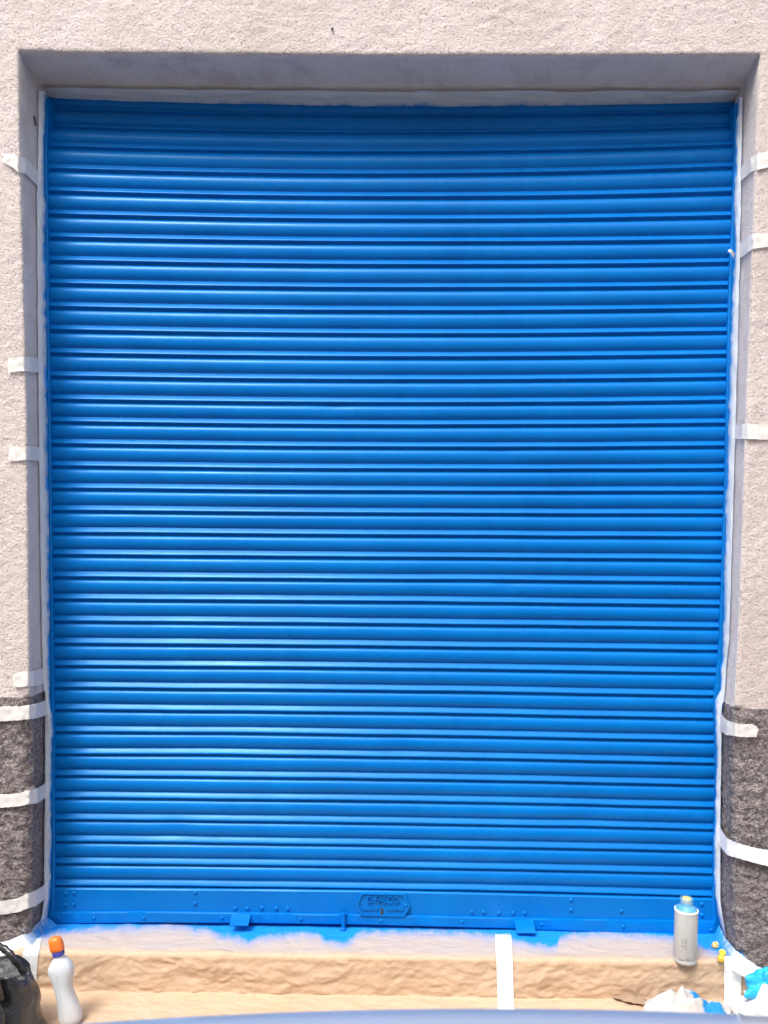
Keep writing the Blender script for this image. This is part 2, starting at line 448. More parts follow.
# ------------------------------------------------------------------ roller shutter
sh = thing('roller_shutter', 'freshly painted bright blue ridged roller shutter closed in its opening', 'shutter', (0, 0, 0))
ROWS = [(-4,97,106,103),(-3,112,118.5,114),(-2,130,136,130),(-1,150,155.5,149),(0,172.5,178,171),(1,195,200.7,196.5),(3,241,245.5,243.5),
        (10,402.4,405.9,403.6),(17,557,559.5,562),(24,711.5,714.3,720.5),(32,886.5,890,897.5)]
def row_py(k, px):
    l, c, r = (interp(k, [(q[0], q[n]) for q in ROWS]) for n in (1,2,3))
    xs_ = (60., 375., 715.); out = 0
    for a_, ya in zip(range(3), (l, c, r)):
        t = ya
        for b_ in range(3):
            if b_ != a_: t *= (px-xs_[b_])/(xs_[a_]-xs_[b_])
        out += t
    return out
REC = [(-4.6,.058),(-4,.046),(-3,.030),(-2,.016),(-1,.005),(0,.001),(1,0),(33,0)]
PROF = [(0.0,.012),(.012,.040),(.04,.070),(.09,.092),(.16,.112),(.25,.123),(.34,.121),(.43,.108),(.51,.085),(.575,.055),(.615,.028),(.632,.018),
        (.648,.020),(.68,.042),(.73,.082),(.79,.124),(.83,.148),(.85,.157),(.868,.158),(.882,.148),(.892,.125),(.905,.07),(.93,.025),(.965,.008)]
PROF = [(v_, o_*(1+.32*sm(.02, .12, v_)) if v_ < .60 else o_) for v_, o_ in PROF]
PITCHM = .0655
NX = 90
xs = [-1.02+2.04*i/NX for i in range(NX+1)]
keys = []
for k in range(-5, 32):
    for v_, o_ in PROF: keys.append((k+v_, o_, k))
keys = [q for q in keys if q[0] >= -4.6] + [(32.0, .012, 31)]
# row heights on a coarse set, for each column
P = []
for kk, o_, k in keys:
    row = []
    y0 = interp(kk, REC)
    for x in xs:
        bow = .020*(1-min(1, (x/1.0)**2))*(1-sm(-4, 6, kk))
        yb = y0+bow*.6
        px, _ = proj((x, yb, 1.2+(-kk+14)*PITCHM))
        z = at(px, row_py(kk, px), yb)[2]
        rnd = nz(k*3.7, x*1.3, 5)*.0011+nz(k*1.9, x*6, 9)*.0006+nz(x*2.2, kk*.45, 3)*.0012
        dent = 0
        for dx_, dz_, r_, a_ in ((.33, 12.3, .05, .003), (.36, 18.2, .03, .004), (-.15, 10.2, .04, .003), (.05, 25.4, .05, .003), (-.5, 7.4, .05, .002), (.6, 28.3, .06, .003), (-.62, 29.3, .05, .003)):
            q = ((x-dx_)/r_)**2+((kk-dz_)*PITCHM/r_*1.6)**2
            if q < 6: dent += 1.1*a_*math.exp(-q)
        row.append((x, yb-o_*PITCHM+rnd+dent, z+rnd*.8))
    P.append(row)
mb = MB(); mb.grid(P)
o = mesh_obj('curtain', mb.v, [f[::-1] for f in mb.f], M['blue'], sh)
# guide rails: channels beside the curtain
SLE = [(95,48),(150,46.5),(300,48),(400,49.5),(640,52.5),(720,53.5),(860,54),(940,53)]
SRE = [(104,735),(150,735),(200,733),(300,729),(470,725.6),(640,720),(700,714.5),(780,716),(900,713),(940,714)]
xSL, xSR = edge_fn(SLE, -.019), edge_fn(SRE, -.019)
def rail(side):
    ztp = at(46, 97, -.02)[2] if side < 0 else at(737, 103, -.02)[2]
    zz = list(np.arange(-.004, ztp, .02))+[ztp]; Pp = []
    for z in zz:
        xj = jamb_x(side, z, 0)-side*(.006 if z < (ZPL if side < 0 else ZPR) else .001)
        e = (xSL(z) if side < 0 else xSR(z))+.0012*nz(z*6, side*3)
        Pp.append([(xj, -.019, z), (e+side*.003, -.019, z), (e, -.016, z), (e, .03, z)])
    m_ = MB(); m_.grid(Pp)
    t0 = len(m_.v); x0_, x1_ = Pp[-1][0][0], Pp[-1][2][0]
    m_.v += [(x0_, -.019, ztp), (x1_, -.019, ztp), (x1_, .03, ztp), (x0_, .03, ztp)]; m_.f.append([t0, t0+1, t0+2, t0+3])
    return m_.build('guide_rail', M['blue'], sh, sharp=30)
rail(-1); rail(1)
# bottom bar
def xz(px, py, Y): p = at(px, py, Y); return p[0], p[2]
xl, xr = xLI(.03)+.022, xRI(.03)-.022
def lin_z(pts, Y):
    q = sorted((at(px, py, Y)[0], at(px, py, Y)[2]) for px, py in pts); return lambda x: interp(x, q)
YB, YA = -.016, -.024
zB0 = lin_z([(55,888.5),(256,890),(384,891.5),(512,894.5),(700,899)], YB)
zB1 = lin_z([(55,913.5),(150,912.5),(256,914),(384,916),(512,919),(716,922.5)], YB)
zA1 = lin_z([(55,912.5),(150,912.0),(256,913.5),(384,915.5),(512,918.5),(716,922)], YA)
zA0 = lin_z([(55,924),(150,923),(256,923.5),(384,925.5),(512,929),(716,937)], YA)
Pp = []
for i in range(61):
    x = xl+(xr-xl)*i/60; wv = .0012*nz(x*5, 2)
    Pp.append([(x, .01, zB0(x)+.001), (x, YB+.003, zB0(x)), (x, YB+wv, zB0(x)-.003), (x, YB+wv+.001, (zB0(x)+zB1(x))/2), (x, YB+wv, zB1(x)-.008)])
mb = MB(); mb.grid(Pp); bar = mb.build('bottom_bar', M['blue'], sh, sharp=30)
Pp = []
for i in range(121):
    x = xl+(xr-xl)*i/120; wv = .0016*nz(x*7, 8); ch = .0022*max(0, nz(x*45, 4))+.003*max(0, nz(x*90, 3))*(1 if .45 < x < .85 else .25)
    Pp.append([(x, YB+.004, zA1(x)+.0005), (x, YA+.002+wv-ch*.3, zA1(x)+ch), (x, YA+wv, zA1(x)-.003), (x, YA+wv, zA0(x)+.003), (x, YA+.002+wv, zA0(x)), (x, .0, zA0(x)+.001)])
mb = MB(); mb.grid(Pp); ang = mb.build('bottom_angle', M['blue'], sh, sharp=30)
def dome(r, h): return [(r, 0), (r*.98, h*.25), (r*.85, h*.6), (r*.55, h*.9), (r*.15, h)]
def rivet(px, py, Y, par, r=.0065, h=.0045, name='rivet'):
    p = at(px, py, Y); m_ = MB(); m_.lathe(dome(r, h), (p[0], p[1]+.0005, p[2]), 14, 'y'); return m_.build(name, M['blue'], par, sharp=None)
for px, py in [(66,893.5),(74,893),(66,905),(73.5,904.5),(195,892.5),(195,903.5),(235,908.5),(247.5,908.5),(262,908),(276.5,908.5),(288,908.5),
               (472,912),(484,912),(499,913),(513,913),(525,913),(571,900),(571,910),(621.5,911),(702,904),(702,915)]:
    rivet(px, py, YB, bar)
for px, py in [(58,918.5),(94,918),(144,918),(222,918),(301,919),(381,920.5),(462,921.5),(542,924.5),(623,926.5),(711,930)]:
    rivet(px, py, YA, ang, .0055)
# push plates (folded tabs) at the bar
def tab(poly_top, poly_bot):
    (x0, y0), (x1, y1) = poly_top; (x2, y2), (x3, y3) = poly_bot
    a0, a1 = at(x0, y0, YA-.001), at(x1, y1, YA-.001); b0, b1 = at(x2, y2, YA-.040), at(x3, y3, YA-.040)
    m_ = MB(); th = np.array([0, .003, -.004])
    Pp = []
    for t in (0, .08, .5, .92, 1):
        l = a0+(b0-a0)*t+np.array([0, -.004*math.sin(t*3.14), .0]); r = a1+(b1-a1)*t+np.array([0, -.004*math.sin(t*3.14), .0])
        Pp.append([l+th, l, l*.9+r*.1, l*.1+r*.9, r, r+th, (l+r)/2+th])
    m_.grid(Pp, close_v=True); n = len(m_.v)
    m_.f.append(list(range(7))[::-1]); m_.f.append(list(range(n-7, n)))
    return m_.build('push_plate', M['blue'], sh, sharp=30)
tab([(232,914),(251,914)], [(229.5,925.5),(248,925.5)])
tab([(514,920),(533,920)], [(517,933),(536,933)])
# latch bolt
p = at(343.5, 913, YA-.006); m_ = MB(); q = at(343.5, 931, YA-.008)
m_.tube([(p[0], p[1], p[2]), (p[0], p[1], p[2]*.6+q[2]*.4), (q[0], q[1], q[2])], [.006, .0055, .0065], 10)
m_.box(p[0]-.010, p[0]+.010, YA-.004, YA+.002, p[2]-.010, p[2]-.002, .001)
m_.box(q[0]-.009, q[0]+.007, YA-.014, YA-.001, q[2]-.002, q[2]+.010, .002)
m_.build('latch_bolt', M['blue'], sh)
# name plate
YN = YB-.009
hexa = [(355.5,903.5),(360.5,893.2),(404.5,894),(410,905.5),(404.5,916.3),(360.5,915.2)]
pw = [xz(a_, b_, YN) for a_, b_ in hexa][::-1]
cx_ = sum(p[0] for p in pw)/6; cz_ = sum(p[1] for p in pw)/6
mb = MB(); mb.prism(pw, YN+.0015, YB+.002, .003)
plate = mb.build('nameplate', M['blue'], sh, sharp=25)
mb = MB()
ringo = [(cx_+(p[0]-cx_)*s_, cz_+(p[1]-cz_)*s_) for s_ in (1.0, .91) for p in pw]
for i in range(6):
    j = (i+1) % 6; a_, b_, c_, d_ = ringo[i], ringo[j], ringo[6+j], ringo[6+i]
    bb = len(mb.v)
    mb.v += [(q[0], YN-.0034, q[1]) for q in (a_, b_, c_, d_)]+[(q[0], YN+.002, q[1]) for q in (a_, b_, c_, d_)]
    mb.f += [[bb, bb+1, bb+2, bb+3], [bb, bb+4, bb+5, bb+1], [bb+3, bb+2, bb+6, bb+7]]
mb.build('plate_border', M['blue'], plate, sharp=25)
def lettering(txt, px, py, size, Y, par, m, ext=.0012, name='lettering', w=None, rot=None):
    cu = bpy.data.curves.new('t', 'FONT'); cu.body = txt; cu.size = size; cu.extrude = ext; cu.align_x = 'CENTER'; cu.align_y = 'CENTER'
    to = bpy.data.objects.new('t', cu); COL.objects.link(to); bpy.context.view_layer.update()
    me = bpy.data.meshes.new_from_object(to.evaluated_get(bpy.context.evaluated_depsgraph_get()))
    bpy.data.objects.remove(to)
    c = at(px, py, Y); vv = []
    xs_ = [q.co.x for q in me.vertices]; sc = 1 if w is None else w/(max(xs_)-min(xs_))
    for q in me.vertices: vv.append((c[0]+q.co.x*sc, c[1]-q.co.z, c[2]+q.co.y))
    ff = [list(f.vertices) for f in me.polygons]; bpy.data.meshes.remove(me)
    o = mesh_obj(name, vv, ff, m, par, False); return o
lettering('D.FALCO', 383, 899.5, .030, YN, plate, M['blue'], .0045, w=.092)
for half in (range(0, 5), range(7, 12)):
  mb = MB()
  for k in half:
    px = 363+k*3.55
    a_ = at(px, 908.6, YN); hgt = .0035+.0018*((k*7) % 3)/2
    mb.box(a_[0]-.0036-(.0022 if k not in (0, 7) else 0), a_[0]+.0032, YN-.0016-.0001*k, YN+.003, a_[2]-hgt, a_[2]+hgt)
  mb.build('worn_lettering', M['blue'], plate, smooth=False)

for px, py in ((358.8, 903.8), (405.8, 905.2)): rivet(px, py, YN+.001, plate, .005, .004)
p = at(382, 911, YN); mb = MB(); mb.prism([(p[0]-.0035, p[2]-.012), (p[0]+.0035, p[2]-.012), (p[0]+.0035, p[2]+.006), (p[0], p[2]+.010), (p[0]-.0035, p[2]+.006)], YN-.0004, YN+.003)
mb.build('keyhole_slot', M['dark'], plate, smooth=False)

# ------------------------------------------------------------------ masking tape
def wob(k, s): return nz(k*.9+s*13.1, s*7.7)
def strip(label, side, pts, mat='tape', n=10, seed=0, cat='tape', off=None, paint=0.0, group='masking tape strips along the shutter edge'):
    """pts: (depth 'f' front / number 0..1 along reveal, px, top py, bottom py)"""
    rows = []
    dense = []
    for a_, b_ in zip(pts[:-1], pts[1:]):
        for k in range(n):
            t = k/n; dense.append((a_, b_, t))
    dense.append((pts[-2], pts[-1], 1.0))
    def surf(pt, py):
        if pt[0] == 'f':
            q = at(pt[1], py, -D-.004); pl = q[2] < (ZPL if side < 0 else ZPR)
            o_ = off if off is not None else (.011 if pl else .004)
            return at(pt[1], py, -D-o_)
        Y = -D*(1-pt[0]); z = at(pt[1], py, Y)[2]
        pl = z < (ZPL if side < 0 else ZPR); o_ = .013 if pl else .005
        return np.array([jamb_x(side, z, Y)-side*o_, Y, z])
    nc = 6; pa = []
    for i, (a_, b_, t) in enumerate(dense):
        row = []
        for c in range(nc+1):
            w = c/nc
            p = surf(a_, a_[2]+(a_[3]-a_[2])*w)*(1-t)+surf(b_, b_[2]+(b_[3]-b_[2])*w)*t
            wr = .0026*(facet((p[0]+p[1])*55+p[2]*20, p[2]*95-p[0]*18, seed)+.5)+.0016*(facet((p[0]+p[1])*120, p[2]*160+p[0]*40, seed+40)+.5)
            nrm_ = np.array([0, -1, 0]) if (a_[0] == 'f' and b_[0] == 'f') else np.array([-side*.7, -.7, 0])
            edge = .0022*nz(i*.7, seed*3+c*9) if c in (0, nc) else 0
            row.append(p+nrm_*wr+np.array([0, 0, edge])); pa.append(paint)
        rows.append(row)
    # torn ends
    for e in (0, -1):
        for c in range(nc+1):
            rows[e][c] = rows[e][c]+(np.array([1, 0, 0])*.009*nz(c*2.3, seed*5+e))
    m_ = MB(); m_.grid(rows)
    o = mesh_obj('masking_tape', m_.v, m_.f, M[mat], attrs={'paint': pa})
    tag(o, label, cat, group); return o
L, Rr = -1, 1
strip('short cream tape tab slanting onto the reveal, highest on the left jamb', L, [('f',2,154,162),('f',12,155,167),('f',18,156,172),(.15,22,159,174),(.55,32,168,184),(.85,40,177,191)], seed=1)
strip('short level cream tape tab on the left jamb, second from the top', L, [('f',8,358,373),('f',16,358,372),('f',24,357,371),(.12,28,357,372),(.5,35,358,373),(.8,42,358,373)], seed=2)
strip('square ended cream tape tab on the left jamb, third from the top', L, [('f',9,446,461),('f',17,447,461),('f',26,447,460),(.12,30,446,460),(.5,37,447,461),(.8,44,447,462)], seed=3)
strip('small frayed tape tab on the pale stucco just above the left plinth', L, [('f',14,674,687),('f',20,672,687),('f',28,671,686),(.15,31,671,686),(.5,37,669,685),(.8,42,667,683)], seed=4)
strip('long crumpled tape band across the top edge of the dark left plinth', L, [('f',-12,708,722),('f',6,706,721),('f',20,706,720),('f',29,705,719),(.15,33,703,718),(.55,38,701,716),(.85,44,698,713)], seed=5)
strip('long wrinkled tape band across the middle of the dark left plinth', L, [('f',-12,794,808),('f',6,794,807),('f',20,793,806),('f',29,790,804),(.15,33,788,803),(.55,38,784,799),(.85,44,779,795)], seed=6)
strip('sagging tape band low on the dark left plinth, above the black bag', L, [('f',-12,902,916),('f',6,900,914),('f',18,898,912),('f',28,893,908),(.15,32,890,906),(.55,37,886,901),(.85,43,881,896)], seed=7)
strip('cream tape tab high on the right jamb, uppermost on that side', Rr, [('f',790,148,163),('f',770,151,167),('f',758,154,170),(.15,753,157,172),(.5,747,164,178),(.85,740,172,184)], seed=8)
strip('cream tape tab on the right jamb beside the curled tape end', Rr, [('f',790,232,246),('f',770,233,247),('f',754,234,249),(.15,751,236,252),(.5,745,241,257),(.85,738,247,262)], seed=9)
strip('level tape tab halfway down the right jamb on pale stucco', Rr, [('f',792,425,440),('f',770,425,440),('f',748,424,439),(.15,744,424,439),(.5,739,425,439),(.85,733,426,439)], seed=10)
strip('short torn tape flap on the grey plinth just below the right stucco edge', Rr, [('f',757,727,737),('f',752,724,737),('f',742,724,737),('f',736,723,736),(.2,732,720,735),(.5,729,716,732),(.85,723,708,726)], seed=11, off=.016)
strip('long white tape band curving across the grey right plinth', Rr, [('f',790,854,868),('f',768,850,866),('f',752,847,862),('f',738,843,858),(.2,733,838,855),(.55,728,830,848),(.85,722,820,840)], mat='tape_white', seed=12, off=.016)
# vertical tapes over the reveals next to the rails
def jamb_tape(label, side, inner, outer, y0, y1):
    rows, pa = [], []; n = 230; nc = 8
    fr, inn = (XLF, XLI) if side < 0 else (XRF, XRI)
    for i in range(n+1):
        py = y0+(y1-y0)*i/n
        pi = interp(py, inner)+1.3*nz(py*.035, side*4)+.9*nz(py*.11, side)
        po = interp(py, outer)+.5*nz(py*.04, side*9)
        f_, i_ = interp(py, fr), interp(py, inn); t = min(.72, max(.2, (po-f_)/(i_-f_)))
        Y = -D*(1-t); zo = at(po, py, Y)[2]
        pl = zo < (ZPL if side < 0 else ZPR)
        A_ = np.array([jamb_x(side, zo, Y)-side*(.009 if pl else .004), Y, zo])
        B_ = at(pi, py, -.027)
        row = []
        for c in range(nc+1):
            w = c/nc; p = A_*(1-w)+B_*w
            bul = math.sin(w*math.pi)*(.004+.004*nz(py*.02, side*5))
            wr = .005*(facet(py*.075, w*2.2+py*.02, side+9)+.5)+.003*(facet(py*.17, w*4, side+19)+.5)
            row.append(p+np.array([-side*.7, -.7, 0])*(bul+wr)*.6)
            pa.append(sm(.25, 1.0, w)*(.62+.38*nz(py*.022, 3, side)+.38*nz(py*.09, 7, side)))
        rows.append(row)
    m_ = MB(); m_.grid(rows)
    o = mesh_obj('masking_tape', m_.v, m_.f, M['tape_thin'], attrs={'paint': pa}); tag(o, label, 'tape', 'tape runs masking the edges of the opening'); return o
jamb_tape('long vertical masking tape down the left reveal, blue along the shutter side', L,
    [(90,46),(150,43.5),(200,44.5),(260,45.5),(330,46),(480,48),(640,49.5),(690,49.5),(720,52),(760,51.5),(860,50.5),(900,50),(922,46)],
    [(90,42),(130,37),(200,35),(330,36),(480,37.5),(640,40),(700,42),(720,43),(800,42),(900,40.5),(922,37)], 92, 924)
jamb_tape('long wavy vertical masking tape down the right reveal, blue along the shutter side', Rr,
    [(96,738),(150,736),(200,735),(260,734.5),(300,733),(330,731),(480,727),(640,723),(690,721),(700,715.5),(720,715),(745,717),(800,716),(850,714),(900,716),(925,720),(940,726)],
    [(96,741),(200,743),(330,740),(480,736),(640,731),(700,725),(760,725),(830,723),(900,724),(940,730)], 98, 938)
# tape under the soffit
rows, pa = [], []
for i in range(161):
    px = 44+(738-44)*i/160
    x = at(px, 95, 0)[0]; zs_ = zSOF(min(max(x, SOF[0][0]), SOF[-1][0]))-.004
    row = []
    for c in range(9):
        w = c/8; Y = -.012+.066*w
        row.append((x, Y+.003*nz(x*9, 3), zs_-.006*(facet(x*16, w*3+x*2, 3)+.5)-.003*(facet(x*40, w*6, 8)+.5)-.001-.009*sm(.6, 1, w)-.002)); pa.append(sm(.5, 1.0, w)*(.60+.5*nz(x*7, 1)+.45*nz(x*26, 4)))
    rows.append(row)
mb = MB(); mb.grid(rows); o = mesh_obj('masking_tape', mb.v, mb.f, M['tape_thin'], attrs={'paint': pa})
tag(o, 'crinkled horizontal masking tape under the soffit above the top shutter slat', 'tape', 'tape runs masking the edges of the opening')
# curled tape end on the right
rows = []
for i in range(9):
    t = i/8; a_ = at(734.5-6.5*t, 257-6.5*math.sin(t*1.9), -.03-.022*math.sin(t*2.6)); w_ = .007*(1-.55*t)
    rows.append([a_+np.array([.3*w_, 0, w_]), a_, a_-np.array([.3*w_, 0, w_])])
mb = MB(); mb.grid(rows); o = mesh_obj('masking_tape', mb.v, mb.f, M['tape'], attrs={'paint': [0]*len(mb.v)})
tag(o, 'tiny curled loose tape end sticking out over the right edge of the shutter', 'tape')

# ------------------------------------------------------------------ paper on step and pavement
BND = [(30,938),(60,933),(90,930),(130,928),(165,926.5),(205,930),(222,937),(245,941.5),(275,937),(300,934),(318,936),(328,943),(345,944),(358,936),(375,932),(420,932),(470,933.5),(495,937),(515,941),(530,945),(545,948),(557,947),(560,939),(575,935),(610,933.5),(640,936),(690,940),(705,950),(720,955),(760,960)]
def prof_pt(s):
    """paper profile: s from 0 at the shutter; returns y, z, normal(y,z)"""
    r = .007; Lt = T-r; q = r*math.pi/2; Lr = S-2*r
    if s < Lt: return .012-s*(T-r+.012)/Lt, 0.0, 0, 1
    s -= Lt
    if s < q: a_ = s/r; return -(T-r)-r*math.sin(a_), -r+r*math.cos(a_), -math.sin(a_), math.cos(a_)
    s -= q
    if s < Lr: return -T, -r-s, -1, 0
    s -= Lr
    if s < q: a_ = s/r; return -T-r+r*math.cos(a_), -S+r-r*math.sin(a_), -math.cos(a_), math.sin(a_)
    s -= q
    return -T-r-s, -S, 0, 1
def hpaper(x, s):
    ris = sm(T-.03, T+.01, s); flat = sm(T+S-.02, T+S+.03, s)
    wx = x+.028*nz(x*7, s*11, 2); ws = s+.014*nz(x*8, s*13, 6)
    f1 = facet(wx*17+ws*6, ws*38-wx*3, 1); f2 = facet(wx*40-ws*10, ws*70+wx*9, 2); f3 = facet(wx*85+ws*30, ws*120, 3); f0 = facet(wx*6, ws*12+wx*2, 4)
    h = (.002+.008*ris-.006*flat)*f0+(.0028+.0030*ris-.0022*flat)*f1+(.0020+.0016*ris-.0010*flat)*f2+(.0011+.0007*ris-.0005*flat)*f3
    return h*sm(0, .03, s)+.0045
x0, x1 = -1.02, 1.005
pnx = 680; rows = []; pa = []; mist = []
ss = list(np.arange(0, .56, .0030))
for i in range(pnx+1):
    x = x0+(x1-x0)*i/pnx; row = []
    for s in ss:
        y, z, ny, nz_ = prof_pt(s)
        ris = sm(T-.03, T+.01, s)
        h = hpaper(x, s)
        p = (x, y+ny*h, z+nz_*h+.0045); row.append(p)
        px, py = proj((x, y, z))
        bpy_ = interp(px, BND)+2.5+1.6*nz(px*.09, 2)+1.0*nz(px*.3, 5)
        pa.append(.43+(bpy_-py)/24.0 if s < T+.03 else 0)
        mist.append((1-sm(T-.03, T+.004, s))*.85)
    rows.append(row)
mb = MB(); mb.grid(rows)
o = mesh_obj('kraft_paper', mb.v, mb.f, M['kraft'], attrs={'paint': pa, 'mist': mist})
tag(o, 'crumpled brown kraft paper sheet over doorstep and pavement with blue overspray', 'paper')
def paper_tape(label, px_top, px_bot, s0, s1, seed, wpx=8, mat='tape_white', paint_end=0.0, group='white tape strips over the brown paper'):
    rows, pa = [], []; n = 70
    for i in range(n+1):
        s = s0+(s1-s0)*i/n; y, z, ny, nz_ = prof_pt(s)
        t = i/n; row = []
        px = px_top+(px_bot-px_top)*t+.5*nz(t*6, seed)
        for c in range(7):
            w = c/6; xx = at(px+(w-.5)*2*wpx, 970, y)[0]
            h = .0022+.25*hpaper(xx, s)+.75*max(hpaper(xx+q_, s+r_) for q_ in (-.015, 0, .015) for r_ in (-.015, 0, .015))+.0006*nz(xx*40, s*60, seed)
            row.append((xx, y+ny*h, z+nz_*h+.0045)); pa.append(paint_end*(1-sm(0, .12, t)))
        rows.append(row)
    m_ = MB(); m_.grid(rows); o = mesh_obj('masking_tape', m_.v, m_.f, M[mat], attrs={'paint': pa}); tag(o, label, 'tape', group); return o
paper_tape('white tape strip down the brown paper right of the shutter centre', 502, 509, .035, .50, 3, 8.0, paint_end=.9)
paper_tape('short white tape strip down the step riser beside the blue glove', 731, 735, T-.02, .40, 5, 8.5)
paper_tape('grey white film strip hanging over the step between bag and bottle', 34, 24, T-.06, .45, 8, 7.5, mat='tape_thin')
# tape over the joint between paper and plinth, both ends of the step
def joint(label, pts, seed, paint):
    rows, pa = [], []
    for i in range(41):
        t = i/40*(len(pts)-1); k = min(int(t), len(pts)-2); f_ = t-k
        a_ = [pts[k][q]+(pts[k+1][q]-pts[k][q])*f_ for q in range(6)]   # top px,py,Y ; bottom px,py,Y
        A_ = at(a_[0], a_[1], a_[2]); B_ = at(a_[3], a_[4], a_[5]); row = []
        for c in range(8):
            w = c/7; p = A_*(1-w)+B_*w; wr = .005*abs(nz(i*.35, w*4, seed))+.003*nz(i*.9, w*3, seed)
            row.append(p+np.array([0, -.7, .7])*wr); pa.append(interp(i/40, paint)*(.6+.4*w)+.12*nz(i*.5, w*5, seed))
        rows.append(row)
    m_ = MB(); m_.grid(rows); o = mesh_obj('masking_tape', m_.v, m_.f, M['tape_thin'], attrs={'paint': pa}); tag(o, label, 'tape', 'tape runs masking the edges of the opening'); return o
joint('crumpled blue stained film over the foot of the left plinth behind the orange capped bottle',
      [(44,914,-.03,60,928,-.035),(40,921,-.06,50,938,-.07),(33,928,-.10,44,947,-.115),(22,935,-.145,38,952,-.165),(8,941,-.16,20,953,-.18),(-8,944,-.165,-4,957,-.185)], 2, [(0,.92),(.3,.78),(.5,.58),(.7,.30),(1,.12)])
joint('pale film strip along the foot of the right plinth above the blue glove',
      [(719,925,-.045,715,933,-.045),(725,938,-.08,717,949,-.095),(734,949,-.135,724,962,-.155),(745,958,-.185,735,972,-.205),(757,966,-.195,749,980,-.212),(776,974,-.195,776,988,-.212)], 6, [(0,1.05),(.22,.85),(.45,.38),(.75,.08),(1,0)])

# ------------------------------------------------------------------ spray can
c = at(685, 961.5, 0); b = atz(685, 961.5, .006); cx0, cy0 = b[0], b[1]
can = thing('spray_can', 'grey spray paint can with blue shoulder and yellow nozzle on the step', 'spray can', (cx0, cy0, .008))
R0 = .0302
mb = MB(); mb.lathe([(R0-.004, .0), (R0-.001, .001), (R0, .004), (R0, .010), (R0-.0008, .012), (R0, .014), (R0, .146), (R0-.0005, .149)], (cx0, cy0, .008), 40, zk=.93); mb.build('can_body', M['can'], can)
mb = MB(); mb.lathe([(R0+.0006, .148), (R0+.0012, .150), (R0+.0012, .1535), (R0-.001, .1550), (R0-.003, .1545)], (cx0, cy0, .008), 40, zk=.93); mb.build('rim', M['can_rim'], can)
mb = MB(); mb.lathe([(R0-.002, .1545), (R0-.004, .158), (R0-.009, .163), (R0-.015, .1675), (.0145, .1685), (.0145, .171), (.012, .173)], (cx0, cy0, .008), 40, zk=.93); mb.build('shoulder', M['blue_dome'], can)
mb = MB(); mb.lathe([(.0168, .167), (.0168, .188), (.0155, .1885), (.0155, .168)], (cx0, cy0, .008), 28, zk=.93, cap=False); mb.build('collar', M['clear'], can)
mb = MB(); mb.lathe([(.006, .170), (.006, .173), (.0118, .174), (.0122, .184), (.0105, .1868), (.004, .1872)], (cx0, cy0, .008), 22, zk=.93)
noz = mb.build('nozzle', M['orange_nozzle'], can)
# faint printing on the label, wrapped round the can
def wrap_bar(mb_, ang_deg, z0, z1, w, slope=0):
    a0 = math.radians(ang_deg); n_ = 5; P_ = []
    for zz, dz in ((z0, 0), (z1, 0)):
        P_.append([(cx0+(R0+.0006)*math.cos(a0+w*(k/n_-.5)+slope*(zz-z0)), cy0+(R0+.0006)*math.sin(a0+w*(k/n_-.5)+slope*(zz-z0)), .008+zz) for k in range(n_+1)])
    mb_.grid(P_)
mb = MB()
for a_, sl in ((-126, 14), (-121, -14), (-112, 10), (-106, -10)): wrap_bar(mb, a_, .058, .074, .035, sl)
mb.build('printed_emblem', M['ink'], can, sharp=None); mb = MB()
wrap_bar(mb, -118, .052, .0535, .55); wrap_bar(mb, -112, .046, .047, .35)
mb.build('printed_line', M['ink'], can, sharp=None); mb = MB()
for k in range(6): wrap_bar(mb, -140+k*4, .012+.000*k, .0155, .045)
mb.build('printed_line', M['ink'], can, sharp=None); mb = MB()
for k in range(4): wrap_bar(mb, -108+k*5, .016, .0195, .06)
mb.build('printed_line', M['ink'], can, sharp=None)
# loose nozzle caps
def cap(label, px, py, r, h, mat, lean):
    p = atz(px, py, .012); m_ = MB(); tl = Matrix.Rotation(lean[0], 3, 'X') @ Matrix.Rotation(lean[1], 3, 'Y')
    m_.lathe([(r*.9, 0), (r, h*.1), (r, h*.55), (r*.88, h*.62), (r*.62, h*.7), (r*.60, h*.95), (r*.5, h), (r*.25, h), (r*.22, h*.85)], (p[0], p[1], .0135), 20, tilt=tl)
    o = m_.build('nozzle_cap', M[mat], None); tag(o, label, 'nozzle cap', 'loose spray nozzles on the step'); return o
cap('orange loose nozzle nearest the shutter, lying alone on blue overspray', 714, 947, .0088, .017, 'orange_nozzle', (.5, .3))
cap('pale yellow loose nozzle touching the one nearest the step edge', 723, 953.5, .0088, .015, 'yellow', (.9, -.6))
cap('bright yellow loose nozzle standing closest to the step edge', 720.5, 961, .0092, .020, 'yellow', (.15, .1))

# ------------------------------------------------------------------ bottle
bx, by, bz = at(70, 1022, -.325)[0], -.325, ZG+.010
bot = thing('cleaner_bottle', 'white squeezable plastic bottle with orange cap and violet collar on pavement', 'bottle', (bx, by, bz))
tiltb = Matrix.Rotation(math.radians(-9.0), 3, 'Y') @ Matrix.Scale(.80, 3)
def sup(prof, n=36):
    P_ = []
    for z, wx, wy, dx in prof:
        ring = []
        for k in range(n):
            a_ = 2*math.pi*k/n; ca, sa = math.cos(a_), math.sin(a_)
            e = 2.5; rr = (abs(ca)**e+abs(sa)**e)**(-1/e)
            p = tiltb @ V((dx+wx*rr*ca, wy*rr*sa, z)); ring.append(tuple(p+V((bx, by, bz))))
        P_.append(ring)
    m_ = MB(); b_ = m_.grid(P_, close_v=True, flip=True); m_.f.append([b_+k for k in range(n)][::-1]); e_ = b_+(len(P_)-1)*n; m_.f.append([e_+k for k in range(n)]); return m_
